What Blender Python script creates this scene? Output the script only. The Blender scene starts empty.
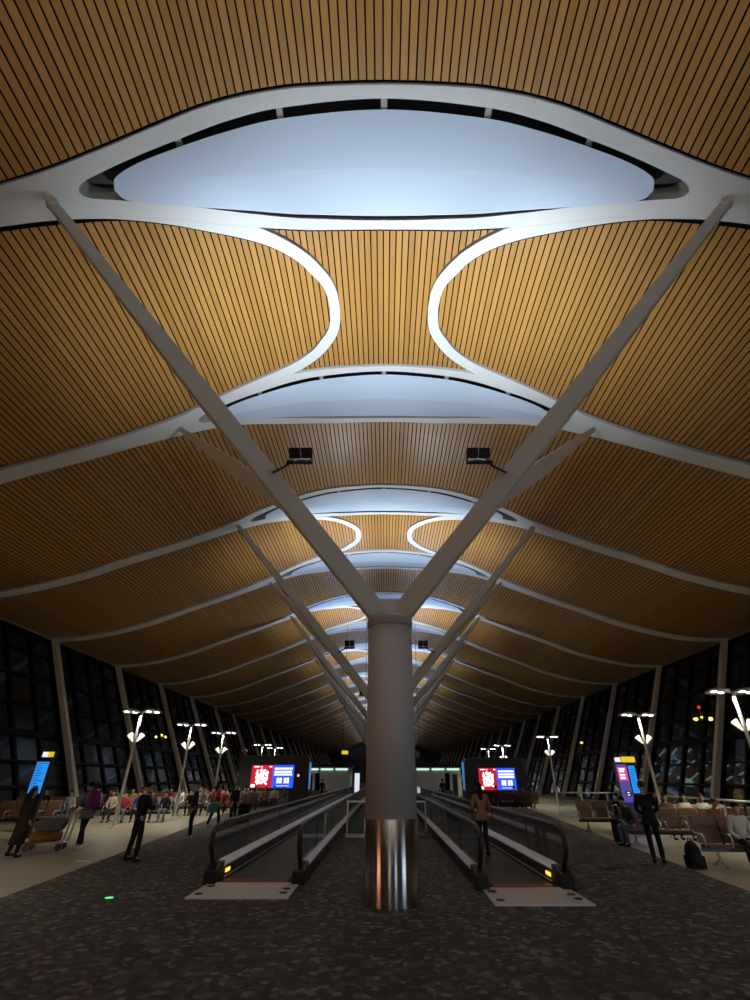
import bpy, bmesh, math, random
from mathutils import Vector, Matrix
random.seed(7)
PI = math.pi
SC = bpy.context.scene
COL = SC.collection

# ------------------------------------------------------------------ materials
def new_mat(name):
    m = bpy.data.materials.new(name); m.use_nodes = True
    return m, m.node_tree.nodes, m.node_tree.links, m.node_tree.nodes['Principled BSDF']

def mat(name, col, rough=.5, metal=0., spec=.5, noise=0., nscale=8., bump=0.):
    m, N, L, b = new_mat(name)
    b.inputs['Base Color'].default_value = (*col, 1)
    b.inputs['Roughness'].default_value = rough
    b.inputs['Metallic'].default_value = metal
    b.inputs['Specular IOR Level'].default_value = spec
    if noise or bump:
        tc = N.new('ShaderNodeTexCoord')
        t = N.new('ShaderNodeTexNoise'); t.inputs['Scale'].default_value = nscale; t.inputs['Detail'].default_value = 4
        L.new(tc.outputs['Object'], t.inputs['Vector'])
        if noise:
            mx = N.new('ShaderNodeMix'); mx.data_type = 'RGBA'
            mx.inputs['A'].default_value = (*[c*(1-noise) for c in col], 1)
            mx.inputs['B'].default_value = (*[min(1, c*(1+noise)) for c in col], 1)
            L.new(t.outputs['Fac'], mx.inputs['Factor']); L.new(mx.outputs['Result'], b.inputs['Base Color'])
        if bump:
            bp = N.new('ShaderNodeBump'); bp.inputs['Strength'].default_value = bump
            L.new(t.outputs['Fac'], bp.inputs['Height']); L.new(bp.outputs['Normal'], b.inputs['Normal'])
    return m

def emit(name, col, s):
    m, N, L, b = new_mat(name)
    b.inputs['Base Color'].default_value = (*[c*.3 for c in col], 1)
    b.inputs['Emission Color'].default_value = (*col, 1)
    b.inputs['Emission Strength'].default_value = s
    b.inputs['Roughness'].default_value = .4
    return m

def glass(name, tint, keep, haze=0., haze_col=(.5, .5, .5)):
    # thin architectural glass: a Schlick mirror part, the rest lets tinted light through; haze = grey diffuse mixed in to brighten, in place of reflections
    m, N, L, b = new_mat(name); N.remove(b)
    out = N['Material Output']
    g = N.new('ShaderNodeBsdfGlossy'); g.inputs['Roughness'].default_value = .03; g.inputs['Color'].default_value = (.9, .95, .95, 1)
    t = N.new('ShaderNodeBsdfTransparent'); t.inputs['Color'].default_value = (*[c*keep for c in tint], 1)
    lw = N.new('ShaderNodeLayerWeight'); lw.inputs['Blend'].default_value = .5
    pw = N.new('ShaderNodeMath'); pw.operation = 'POWER'; pw.inputs[1].default_value = 5; L.new(lw.outputs['Facing'], pw.inputs[0])
    ma = N.new('ShaderNodeMath'); ma.operation = 'MULTIPLY_ADD'; ma.inputs[1].default_value = .9; ma.inputs[2].default_value = .045; L.new(pw.outputs[0], ma.inputs[0])
    mx = N.new('ShaderNodeMixShader')
    L.new(ma.outputs[0], mx.inputs[0]); L.new(t.outputs[0], mx.inputs[1]); L.new(g.outputs[0], mx.inputs[2])
    last = mx
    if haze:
        d = N.new('ShaderNodeBsdfDiffuse'); d.inputs['Color'].default_value = (*haze_col, 1)
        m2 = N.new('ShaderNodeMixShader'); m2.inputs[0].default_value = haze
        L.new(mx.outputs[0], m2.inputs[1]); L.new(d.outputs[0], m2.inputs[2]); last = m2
    L.new(last.outputs[0], out.inputs['Surface'])
    return m

def wood_slats():
    m, N, L, b = new_mat('slatted_timber')
    tc = N.new('ShaderNodeTexCoord'); sp = N.new('ShaderNodeSeparateXYZ'); L.new(tc.outputs['Object'], sp.inputs[0])
    def math_(op, a, v=None, c=None):
        n = N.new('ShaderNodeMath'); n.operation = op
        L.new(a, n.inputs[0])
        if v is not None:
            if isinstance(v, (int, float)): n.inputs[1].default_value = v
            else: L.new(v, n.inputs[1])
        return n.outputs[0]
    q = math_('DIVIDE', sp.outputs['X'], .2)
    fr = math_('FRACT', q); fl = math_('FLOOR', q)
    gap = math_('GREATER_THAN', fr, .80)
    wn = N.new('ShaderNodeTexWhiteNoise'); wn.noise_dimensions = '1D'; L.new(fl, wn.inputs['W'])
    cb = N.new('ShaderNodeCombineXYZ')
    L.new(math_('MULTIPLY', q, 1.7), cb.inputs['X']); L.new(math_('MULTIPLY', sp.outputs['Y'], .5), cb.inputs['Y'])
    L.new(math_('MULTIPLY', fl, 3.7), cb.inputs['Z'])
    nz = N.new('ShaderNodeTexNoise'); nz.inputs['Scale'].default_value = 2.2; nz.inputs['Detail'].default_value = 3
    L.new(cb.outputs[0], nz.inputs['Vector'])
    rp = N.new('ShaderNodeValToRGB')
    rp.color_ramp.elements[0].color = (.38, .195, .05, 1); rp.color_ramp.elements[1].color = (.58, .318, .092, 1)
    add = math_('ADD', math_('MULTIPLY', nz.outputs['Fac'], .5), math_('MULTIPLY', wn.outputs['Value'], .5))
    L.new(add, rp.inputs['Fac'])
    mx = N.new('ShaderNodeMix'); mx.data_type = 'RGBA'
    L.new(gap, mx.inputs['Factor']); L.new(rp.outputs['Color'], mx.inputs['A']); mx.inputs['B'].default_value = (.012, .007, .004, 1)
    L.new(mx.outputs['Result'], b.inputs['Base Color'])
    b.inputs['Roughness'].default_value = .36
    sm = math_('SUBTRACT', gap, 1.0); sm = math_('MULTIPLY', sm, -.5)
    L.new(sm, b.inputs['Specular IOR Level'])
    bp = N.new('ShaderNodeBump'); bp.inputs['Strength'].default_value = .15; bp.inputs['Distance'].default_value = .02
    L.new(gap, bp.inputs['Height']); bp.invert = True; L.new(bp.outputs['Normal'], b.inputs['Normal'])
    return m

def carpet():
    m, N, L, b = new_mat('mosaic_carpet')
    tc = N.new('ShaderNodeTexCoord')
    mp = N.new('ShaderNodeMapping'); L.new(tc.outputs['Object'], mp.inputs['Vector'])
    mp.inputs['Scale'].default_value = (11, 11, 1); mp.inputs['Rotation'].default_value = (0, 0, .08)
    v = N.new('ShaderNodeTexVoronoi'); v.inputs['Scale'].default_value = 1; v.inputs['Randomness'].default_value = .65
    L.new(mp.outputs[0], v.inputs['Vector'])
    wn = N.new('ShaderNodeTexWhiteNoise'); wn.noise_dimensions = '3D'; L.new(v.outputs['Position'], wn.inputs['Vector'])
    rp = N.new('ShaderNodeValToRGB'); rp.color_ramp.interpolation = 'CONSTANT'
    e = rp.color_ramp.elements
    e[0].position = 0; e[0].color = (.062, .058, .060, 1)
    e[1].position = .42; e[1].color = (.088, .081, .080, 1)
    for p_, c in ((.64, (.12, .108, .104, 1)), (.8, (.17, .15, .14, 1)), (.92, (.27, .24, .22, 1))):
        k = e.new(p_); k.color = c
    L.new(wn.outputs['Value'], rp.inputs['Fac'])
    n2 = N.new('ShaderNodeTexNoise'); n2.inputs['Scale'].default_value = 130; n2.inputs['Detail'].default_value = 2
    L.new(tc.outputs['Object'], n2.inputs['Vector'])
    mx = N.new('ShaderNodeMix'); mx.data_type = 'RGBA'; mx.blend_type = 'MULTIPLY'; mx.inputs['Factor'].default_value = .6
    L.new(rp.outputs['Color'], mx.inputs['A']); L.new(n2.outputs['Color'], mx.inputs['B'])
    L.new(mx.outputs['Result'], b.inputs['Base Color'])
    b.inputs['Roughness'].default_value = .75; b.inputs['Specular IOR Level'].default_value = .25
    bp = N.new('ShaderNodeBump'); bp.inputs['Strength'].default_value = .3; bp.inputs['Distance'].default_value = .01
    L.new(n2.outputs['Fac'], bp.inputs['Height']); L.new(bp.outputs['Normal'], b.inputs['Normal'])
    return m

def tiles():
    m, N, L, b = new_mat('beige_floor_tile')
    tc = N.new('ShaderNodeTexCoord')
    br = N.new('ShaderNodeTexBrick'); br.offset = 0; br.inputs['Scale'].default_value = 1
    br.inputs['Brick Width'].default_value = .9; br.inputs['Row Height'].default_value = .9; br.inputs['Mortar Size'].default_value = .008
    br.inputs['Color1'].default_value = (.44, .39, .29, 1); br.inputs['Color2'].default_value = (.40, .355, .265, 1); br.inputs['Mortar'].default_value = (.22, .2, .16, 1)
    L.new(tc.outputs['Object'], br.inputs['Vector'])
    n = N.new('ShaderNodeTexNoise'); n.inputs['Scale'].default_value = 3; L.new(tc.outputs['Object'], n.inputs['Vector'])
    mx = N.new('ShaderNodeMix'); mx.data_type = 'RGBA'; mx.blend_type = 'MULTIPLY'; mx.inputs['Factor'].default_value = .3
    L.new(br.outputs['Color'], mx.inputs['A']); L.new(n.outputs['Color'], mx.inputs['B'])
    L.new(mx.outputs['Result'], b.inputs['Base Color'])
    b.inputs['Roughness'].default_value = .32
    return m

def brushed_steel():
    m, N, L, b = new_mat('brushed_steel_sleeve')
    b.inputs['Base Color'].default_value = (.62, .60, .58, 1); b.inputs['Metallic'].default_value = 1
    b.inputs['Roughness'].default_value = .24; b.inputs['Anisotropic'].default_value = .96
    tg = N.new('ShaderNodeTangent'); tg.direction_type = 'RADIAL'; tg.axis = 'Z'; L.new(tg.outputs[0], b.inputs['Tangent']); b.inputs['Anisotropic Rotation'].default_value = .25
    tc = N.new('ShaderNodeTexCoord'); mp = N.new('ShaderNodeMapping'); mp.inputs['Scale'].default_value = (6, 6, .15)
    L.new(tc.outputs['Object'], mp.inputs['Vector'])
    n = N.new('ShaderNodeTexNoise'); n.inputs['Scale'].default_value = 4; L.new(mp.outputs[0], n.inputs['Vector'])
    bp = N.new('ShaderNodeBump'); bp.inputs['Strength'].default_value = .03; bp.inputs['Distance'].default_value = .05
    L.new(n.outputs['Fac'], bp.inputs['Height']); L.new(bp.outputs['Normal'], b.inputs['Normal'])
    return m

M = dict(
    wood=wood_slats(), carpet=carpet(), tile=tiles(), sleeve=brushed_steel(),
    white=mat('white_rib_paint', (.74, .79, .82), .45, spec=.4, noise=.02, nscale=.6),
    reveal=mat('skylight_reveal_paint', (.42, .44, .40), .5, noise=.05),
    cavity=mat('dark_roof_void', (.035, .036, .045), .6, noise=.2, nscale=2),
    membrane=mat('skylight_membrane', (.58, .73, .93), .5, spec=.3, noise=.015, nscale=.5),
    arm=mat('warm_grey_steel_paint', (.52, .505, .44), .5, noise=.04, nscale=1.5),
    shaft=mat('grey_column_paint', (.48, .46, .45), .4, noise=.04, nscale=2),
    collar=mat('column_collar_paint', (.34, .315, .30), .45, noise=.05),
    post=mat('cream_facade_post_paint', (.62, .58, .50), .5, noise=.04),
    mullion=mat('black_mullion_metal', (.004, .004, .005), .5, spec=.15, noise=.1),
    glass=glass('facade_glass', (.8, .86, .88), .8),
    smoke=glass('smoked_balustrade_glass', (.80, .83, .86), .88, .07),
    clear=glass('clear_barrier_glass', (.85, .95, .92), .9),
    black=mat('black_coated_metal', (.012, .012, .013), .35, noise=.1),
    rubber=mat('black_rubber', (.012, .012, .012), .28, noise=.1),
    belt=mat('dark_grooved_belt', (.03, .03, .032), .4, noise=.2, nscale=40),
    alu=mat('satin_aluminium', (.62, .63, .65), .3, metal=1., noise=.05),
    plate=mat('landing_plate_steel', (.66, .65, .63), .45, metal=.3, noise=.06, nscale=30),
    chrome=mat('polished_chrome', (.7, .7, .7), .12, metal=1., noise=.02),
    leather=mat('brown_seat_leather', (.135, .075, .05), .42, noise=.12, nscale=6),
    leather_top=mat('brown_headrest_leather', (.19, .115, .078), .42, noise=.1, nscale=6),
    gunmetal=mat('charcoal_panel', (.022, .023, .026), .4, noise=.1),
    wallwhite=mat('kiosk_white_panel', (.55, .56, .55), .5, noise=.04),
    door=mat('dark_door', (.02, .02, .022), .4, noise=.1),
    ground=mat('night_apron_asphalt', (.03, .03, .032), .8, noise=.3),
    ext=mat('terminal_cladding', (.16, .17, .17), .6, noise=.2),
    lampcap=mat('lamp_head_casing', (.35, .36, .37), .4, noise=.05),
    pole=mat('pale_grey_pole_paint', (.55, .56, .57), .35, noise=.04),
    led=emit('cool_led_panel', (1, .98, .95), 7), cup=emit('warm_uplight_cup', (1, .93, .78), .85),
    amber=emit('amber_indicator_lamp', (1, .42, .03), 2.2), orange=emit('dim_orange_glow', (.35, .09, .03), .06),
    deck=mat('pale_deck_aluminium', (.78,.78,.79), .35, metal=.2, noise=.04),
    red=emit('red_screen', (.50, .012, .035), .9), blue=emit('blue_screen', (.02, .10, .95), 1.0),
    scr_white=emit('screen_white', (1, .97, 1), 1.15), cyan=emit('azure_info_screen', (.02, .26, .78), .95),
    cyan_dim=emit('info_screen_lines', (.015, .12, .42), .7), cyanside=emit('side_light_panel', (.10, .32, .75), .45),
    violet=emit('violet_info_panel', (.12, .09, .42), .55), navy=emit('navy_info_panel', (.015, .02, .16), .4),
    pink=emit('pink_info_screen', (.75, .05, .20), .9), yellow=emit('yellow_sign_panel', (.85, .62, .03), .75),
    signwhite=emit('white_sign_panel', (.9, .9, .85), .8), greenish=emit('pale_green_strip_light', (.62, .95, .75), 1.1),
    poster=emit('white_backlit_poster', (.85, .9, 1), .7), green=emit('green_floor_light', (.1, .9, .3), .9),
    sodium=emit('sodium_lamp', (1, .62, .12), 5), beacon=emit('red_beacon', (1, .05, .04), 2.0),
    tline=emit('terminal_window_light', (.55, .72, .62), .35), tred=emit('terminal_red_light', (.6, .12, .08), .14),
    flood_lens=emit('floodlight_lens', (.85, .92, 1), 3.0), navysign=mat('navy_sign_face', (.01, .018, .07), .35, noise=.05),
    peach=emit('peach_sleeve_glow', (1, .42, .24), 3.6), icelight=emit('ice_white_sleeve_glow', (.65, .8, 1), 4.0),
    creamlight=emit('cream_sleeve_glow', (.95, .85, .55), 2.2),
    skin=mat('skin', (.42, .26, .18), .5, noise=.04), eye=mat('dark_eye', (.02, .015, .012), .3, noise=.05),
    lip=mat('lips', (.32, .13, .11), .5, noise=.05),
)
_cloth = {}
def cloth(col):
    if col not in _cloth:
        _cloth[col] = mat('fabric_%d' % len(_cloth), col, .85, spec=.2, noise=.15, nscale=25)
    return _cloth[col]

# ------------------------------------------------------------------ mesh helpers
class MB:
    def __init__(s): s.v = []; s.f = []; s.m = []; s.sm = []
    def face(s, idx, mi=0, smooth=False): s.f.append(idx); s.m.append(mi); s.sm.append(smooth)
    def quad(s, a, b, c, d, mi=0, smooth=False):
        i = len(s.v); s.v += [a, b, c, d]; s.face((i, i+1, i+2, i+3), mi, smooth)
    def box(s, c, d, mi=0, rot=None):
        i = len(s.v); x, y, z = d[0]/2, d[1]/2, d[2]/2
        P = [Vector(p) for p in ((-x,-y,-z),(x,-y,-z),(x,y,-z),(-x,y,-z),(-x,-y,z),(x,-y,z),(x,y,z),(-x,y,z))]
        if rot is not None: P = [rot @ p for p in P]
        s.v += [tuple(Vector(c)+p) for p in P]
        for f in ((0,3,2,1),(4,5,6,7),(0,1,5,4),(1,2,6,5),(2,3,7,6),(3,0,4,7)): s.face(tuple(i+k for k in f), mi)
    def hexa(s, P, mi=0):   # 8 corners, bottom loop then top loop
        i = len(s.v); s.v += [tuple(p) for p in P]
        for f in ((0,3,2,1),(4,5,6,7),(0,1,5,4),(1,2,6,5),(2,3,7,6),(3,0,4,7)): s.face(tuple(i+k for k in f), mi)
    def tube(s, pts, r, n=10, mi=0, cap=True, sx=1.0):
        pts = [Vector(p) for p in pts]; R = r if isinstance(r, (list, tuple)) else [r]*len(pts)
        base = len(s.v); up = None
        for k, p in enumerate(pts):
            t = (pts[min(k+1, len(pts)-1)] - pts[max(k-1, 0)]).normalized()
            if up is None:
                up = Vector((0,0,1)) if abs(t.z) < .9 else Vector((0,1,0))
            a = t.cross(up).normalized(); b = a.cross(t).normalized(); up = b
            for j in range(n):
                an = 2*PI*j/n
                s.v.append(tuple(p + a*math.cos(an)*R[k]*sx + b*math.sin(an)*R[k]))
        for k in range(len(pts)-1):
            for j in range(n):
                j2 = (j+1) % n
                s.face((base+k*n+j, base+k*n+j2, base+(k+1)*n+j2, base+(k+1)*n+j), mi, True)
        if cap:
            s.face(tuple(base+j for j in range(n))[::-1], mi); e = base+(len(pts)-1)*n
            s.face(tuple(e+j for j in range(n)), mi)
    def lathe(s, prof, c=(0,0,0), n=32, mi=0, sy=1.0, smooth=True):
        base = len(s.v)
        for r, z in prof:
            for j in range(n):
                a = 2*PI*j/n; s.v.append((c[0]+r*math.cos(a), c[1]+r*math.sin(a)*sy, c[2]+z))
        for k in range(len(prof)-1):
            for j in range(n):
                j2 = (j+1) % n
                s.face((base+k*n+j, base+k*n+j2, base+(k+1)*n+j2, base+(k+1)*n+j), mi, smooth)
        s.face(tuple(base+j for j in range(n))[::-1], mi); e = base+(len(prof)-1)*n
        s.face(tuple(e+j for j in range(n)), mi)
    def ball(s, c, r, n=10, mi=0):
        rx, ry, rz = r if isinstance(r, (tuple, list)) else (r, r, r)
        base = len(s.v); rows = n//2+1
        for k in range(rows+1):
            th = PI*k/rows
            for j in range(n):
                a = 2*PI*j/n
                s.v.append((c[0]+rx*math.sin(th)*math.cos(a), c[1]+ry*math.sin(th)*math.sin(a), c[2]+rz*math.cos(th)))
        for k in range(rows):
            for j in range(n):
                j2 = (j+1) % n
                s.face((base+k*n+j, base+(k+1)*n+j, base+(k+1)*n+j2, base+k*n+j2), mi, True)
    def prism(s, poly, axis, a, b, mi=0):   # poly in the two other axes, extruded along axis from a to b
        n = len(poly); i = len(s.v)
        def put(p, t):
            if axis == 'x': return (t, p[0], p[1])
            if axis == 'y': return (p[0], t, p[1])
            return (p[0], p[1], t)
        s.v += [put(p, a) for p in poly] + [put(p, b) for p in poly]
        s.face(tuple(range(i, i+n))[::-1], mi); s.face(tuple(range(i+n, i+2*n)), mi)
        for k in range(n):
            k2 = (k+1) % n; s.face((i+k, i+k2, i+n+k2, i+n+k), mi)
    def mesh(s, name, mats, fix=True):
        me = bpy.data.meshes.new(name); me.from_pydata(s.v, [], s.f)
        for m in (mats if isinstance(mats, (list, tuple)) else [mats]): me.materials.append(m)
        for p, mi, sm in zip(me.polygons, s.m, s.sm): p.material_index = mi; p.use_smooth = sm
        if fix:
            bm = bmesh.new(); bm.from_mesh(me)
            bmesh.ops.recalc_face_normals(bm, faces=bm.faces); bm.to_mesh(me); bm.free()
        me.update(); return me
    def build(s, name, mats, parent=None, fix=True):
        return link(name, s.mesh(name, mats, fix), parent)

def link(name, me, parent=None):
    o = bpy.data.objects.new(name, me); COL.objects.link(o)
    if parent is not None: o.parent = parent
    return o
def tag(o, label=None, cat=None, group=None, kind=None):
    if label: o['label'] = label
    if cat: o['category'] = cat
    if group: o['group'] = group
    if kind: o['kind'] = kind
    return o
def thing(name, loc, label, cat, rz=0., group=None):
    o = bpy.data.objects.new(name, None); COL.objects.link(o)
    o.location = loc; o.rotation_euler = (0, 0, rz); o.empty_display_size = .2
    return tag(o, label, cat, group)
def copy_tree(o, parent=None):
    c = o.copy(); COL.objects.link(c); c.parent = parent
    for ch in [x for x in bpy.data.objects if x.parent == o]: copy_tree(ch, c)
    return c
def bevel(o, w=.02, seg=2):
    b = o.modifiers.new('edge', 'BEVEL'); b.width = w; b.segments = seg; b.limit_method = 'ANGLE'
    return o
ORD = ['nearest','second','third','fourth','fifth','sixth','seventh','eighth','ninth','tenth','eleventh','twelfth','thirteenth','fourteenth','fifteenth','sixteenth','seventeenth','eighteenth','nineteenth','twentieth','twenty-first','twenty-second','twenty-third','twenty-fourth','twenty-fifth','twenty-sixth','twenty-seventh','twenty-eighth','twenty-ninth','thirtieth']

# ------------------------------------------------------------------ the roof shape
def pchip(pts):
    xs = [p[0] for p in pts]; ys = [p[1] for p in pts]; n = len(xs)
    d = [(ys[i+1]-ys[i])/(xs[i+1]-xs[i]) for i in range(n-1)]
    mk = [0.]*n
    for i in range(1, n-1):
        mk[i] = 0 if d[i-1]*d[i] <= 0 else 2*d[i-1]*d[i]/(d[i-1]+d[i])
    mk[0] = 0; mk[-1] = d[-1]
    def f(x):
        x = min(max(x, xs[0]), xs[-1]); i = 0
        while i < n-2 and x > xs[i+1]: i += 1
        h = xs[i+1]-xs[i]; t = (x-xs[i])/h
        return ((2*t**3-3*t*t+1)*ys[i] + (t**3-2*t*t+t)*h*mk[i] + (-2*t**3+3*t*t)*ys[i+1] + (t**3-t*t)*h*mk[i+1])
    return f
XW = 24.4    # half width of the roof
_z = pchip([(0,16.35),(3,16.18),(5.6,15.72),(7.2,15.24),(8.6,14.62),(12,13.2),(14.7,12.2),(16.7,11.4),(20,10.5),(22,10.2),(23.6,10.15),(24.6,10.15)])
_w = pchip([(0,1.74),(2,1.71),(3.3,1.6),(4.5,1.41),(5.8,1.1),(7.1,.8),(8.3,.58),(9.4,.45),(11,.37),(25,.34)])
_h = pchip([(0,1.47),(2.6,1.33),(4,1.11),(5.3,.81),(6.5,.53),(7.4,.3),(7.75,.2),(7.9,.1),(7.95,.0)])
_m = pchip([(0,1.30),(2.6,1.17),(4,.97),(5.4,.71),(6.4,.49),(6.85,.34),(7.05,.22),(7.13,.0)])
_b = pchip([(1.94,0),(1.98,.5),(2.1,.9),(2.43,1.37),(2.75,1.78),(3.5,2.33),(4.2,2.65),(5.4,3.07),(6.6,3.47),(7.7,3.78),(8.8,4.02),(9.9,4.2),(24,4.3)])
_o = pchip([(1.58,0),(1.62,.55),(1.75,1.05),(2.0,1.5),(2.55,2.15),(3.3,2.7),(3.85,3.0),(5.0,3.45)])
Zr = lambda x: _z(abs(x)); W = lambda x: _w(abs(x))
def hole(x): return _h(abs(x)) if abs(x) < 7.95 else 0.
def memb(x): return _m(abs(x)) if abs(x) < 7.13 else 0.
def bulb(x): return 0. if abs(x) <= 1.94 else min(_b(abs(x)), HALF - W(x))
def outer(x): return 0. if abs(x) <= 1.58 else (min(_o(abs(x)), HALF - W(x)) if abs(x) < 4.2 else HALF - W(x))
PITCH = 9.02; HALF = PITCH/2
def YC(k): return 6.2 + PITCH*(k-1)
K0, K1 = -2, 24
def xs_between(a, b, step, extra=()):
    n = max(2, int(math.ceil((b-a)/step))); s = [a+(b-a)*i/n for i in range(n+1)]
    s += [e for e in extra if a < e < b]; return sorted(set(round(v, 4) for v in s))
def strip(mb, X, lo, hi, dz, mi=0, smooth=True):
    base = len(mb.v)
    for x in X:
        z = Zr(x)+dz; mb.v += [(x, lo(x), z), (x, hi(x), z)]
    for i in range(len(X)-1):
        a = base+2*i; mb.face((a, a+1, a+3, a+2), mi, smooth)
def skirt(mb, X, yf, z0, z1, mi=0):
    base = len(mb.v)
    for x in X:
        z = Zr(x); mb.v += [(x, yf(x), z+z0), (x, yf(x), z+z1)]
    for i in range(len(X)-1):
        a = base+2*i; mb.face((a, a+1, a+3, a+2), mi, True)
ends = [7.95-.002*i*i for i in range(1, 14)]
sym = lambda L: sorted([-v for v in L] + list(L))

# rib: white band with a lens-shaped opening (y measured from its own axis)
def rib_mesh():
    mb = MB()
    Xa = xs_between(-XW, -7.95, .35); Xb = xs_between(-7.95, 7.95, .2, sym(ends)); Xc = xs_between(7.95, XW, .35)
    for X in (Xa, Xc): strip(mb, X, lambda x: -W(x), lambda x: W(x), 0)
    strip(mb, Xb, lambda x: -W(x), lambda x: -hole(x), 0); strip(mb, Xb, lambda x: hole(x), lambda x: W(x), 0)
    X = sorted(set(Xa+Xb+Xc))
    for sg in (-1, 1): skirt(mb, X, lambda x: sg*W(x), 0, .2, 0)
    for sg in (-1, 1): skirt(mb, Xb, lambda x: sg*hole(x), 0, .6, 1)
    return mb.mesh('roof_rib', [M['white'], M['reveal']], fix=False)
def membrane_mesh():
    mb = MB(); X = xs_between(-7.13, 7.13, .2, sym([7.13-.002*i*i for i in range(1, 12)]))
    rows = [-1, -.5, -.04, .04, .5, 1]
    base = len(mb.v)
    for x in X:
        for r in rows:
            mb.v.append((x, .07 + r*memb(x), Zr(x) - .10 + .12*abs(r)*memb(x)))
    n = len(rows)
    for i in range(len(X)-1):
        for j in range(n-1):
            a = base+i*n+j; mb.face((a, a+1, a+n+1, a+n), 0, False)
    return mb.mesh('skylight_membrane', M['membrane'], fix=False)
def strut_mesh():
    mb = MB()
    for x in (-5.3, -2.65, 0, 2.65, 5.3):
        mb.box((x, -(hole(x)+memb(x))/2+.1, Zr(x)+.14), (.16, hole(x)-memb(x)+.3, .06))
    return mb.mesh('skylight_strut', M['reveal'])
GAP = .075
def wood_plain_mesh():   # bay after an even rib: y from rib axis k to k+1, measured from the mid of the bay
    mb = MB(); X = xs_between(-XW, XW, .25)
    strip(mb, X, lambda x: -HALF+W(x)+GAP, lambda x: HALF-W(x)-GAP, .06)
    return mb.mesh('plain_slat_bay', M['wood'], fix=False)
bx = [1.94+.004*i*i for i in range(0, 14)]; ox = [1.58+.004*i*i for i in range(0, 14)]
def wood_bulb_mesh():
    mb = MB()
    for sg in (-1, 1):
        X = xs_between(1.94, XW, .22, bx); X = [sg*x for x in X]
        f = lambda x: max(0, min(bulb(x), HALF-W(x)-GAP) - (GAP if abs(x) > 2 else 0))
        strip(mb, X, lambda x: -f(x), f, .06)
    # hourglass between the two loops
    X = xs_between(-3.9, 3.9, .1, sym(ox))
    for sg in (-1, 1):
        g = lambda x: max(outer(x)+(GAP if abs(x) > 1.58 else 0), 0)
        strip(mb, X, lambda x: sg*min(g(x), HALF-W(x)-GAP), lambda x: sg*(HALF-W(x)-GAP), .06)
    return mb.mesh('loop_slat_bay', M['wood'], fix=False)
def loop_mesh():
    mb = MB()
    for sg in (-1, 1):
        X = [sg*x for x in xs_between(1.58, 10.5, .12, sorted(bx+ox))]
        for s2 in (-1, 1):
            strip(mb, X, lambda x: s2*bulb(x), lambda x: s2*outer(x), -.005)
            skirt(mb, X, lambda x: s2*bulb(x), -.005, .2); skirt(mb, [x for x in X if abs(x) <= 4.0], lambda x: s2*outer(x), -.005, .2)
    return mb.mesh('loop_band', M['white'], fix=False)

rib_me, mem_me, strut_me = rib_mesh(), membrane_mesh(), strut_mesh()
plain_me, bulb_me, loop_me = wood_plain_mesh(), wood_bulb_mesh(), loop_mesh()
trim_n = 0; win_n = 0
def struct(o, label, cat): return tag(o, label, cat, kind='structure')
def ordk(k): return ORD[k-1] if k >= 1 else 'overhead'
for k in range(K0, K1+1):
    trim_n += 1
    r = link('trim_%d' % trim_n, rib_me); r.location.y = YC(k)
    seen = k >= 1
    struct(r, ('%s white curved roof rib from the camera, with lens-shaped opening' % ordk(k)) if seen else 'white curved roof rib behind the camera position, number %d back' % (1-k), 'roof rib')
    win_n += 1
    w_ = link('window_%d' % win_n, mem_me); w_.location.y = YC(k)
    struct(w_, ('pale blue-white lens skylight in the %s roof rib' % ordk(k)) if seen else 'pale skylight in the roof rib behind the camera, number %d back' % (1-k), 'skylight')
    s_ = link('skylight_strut', strut_me, w_)
    if k == K1: continue
    odd = k % 2 != 0
    c_ = link('ceiling', bulb_me if odd else plain_me); c_.location.y = YC(k)+HALF
    struct(c_, ('%s timber-slatted ceiling bay behind the %s roof rib' % ('loop-cut' if odd else 'plain', ordk(k))) if seen else 'timber-slatted ceiling bay %s' % ('filling the top edge of the photo' if k == 0 else 'behind the camera, number %d back' % (-k)), 'ceiling')
    if odd:
        trim_n += 1
        l_ = link('trim_%d' % trim_n, loop_me); l_.location.y = YC(k)+HALF
        struct(l_, ('white loop bands in the ceiling bay behind the %s roof rib' % ordk(k)) if seen else 'white loop bands behind the camera, number %d back' % (1-k), 'ceiling trim')
YA, YB = YC(K0)-1.5, YC(K1)+1.5
mb = MB(); X = xs_between(-XW-.4, XW+.4, .8); strip(mb, X, lambda x: YA, lambda x: YB, .62)
struct(mb.build('ceiling', M['cavity'], fix=False), 'dark roof deck seen in the gaps above the slats', 'ceiling')

# ------------------------------------------------------------------ floor and walls
WALL = {-1: (18.65, 23.6), 1: (20.0, 24.4)}
XB = 20.0    # foot of the outward leaning facade
def edge(Y, s): # boundary between carpet and tile
    return s*(5.6 + .115*Y) if Y < 60 else s*12.5
mb = MB()
Ys = [YA, 0, 12, 24, 36, 48, 60, YB]
for a, b in zip(Ys, Ys[1:]): mb.quad((edge(a,-1),a,0),(edge(a,1),a,0),(edge(b,1),b,0),(edge(b,-1),b,0))
struct(mb.build('floor', M['carpet']), 'dark mosaic carpet down the middle of the concourse', 'floor')
for s, nm in ((-1, 'left'), (1, 'right')):
    mb = MB()
    for a, b in zip(Ys, Ys[1:]): mb.quad((edge(a,s),a,0),(s*(WALL[s][0]+.3),a,0),(s*(WALL[s][0]+.3),b,0),(edge(b,s),b,0))
    struct(mb.build('floor', M['tile']), 'beige tiled floor strip along the %s glass wall' % nm, 'floor')
ZT = 10.15
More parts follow.
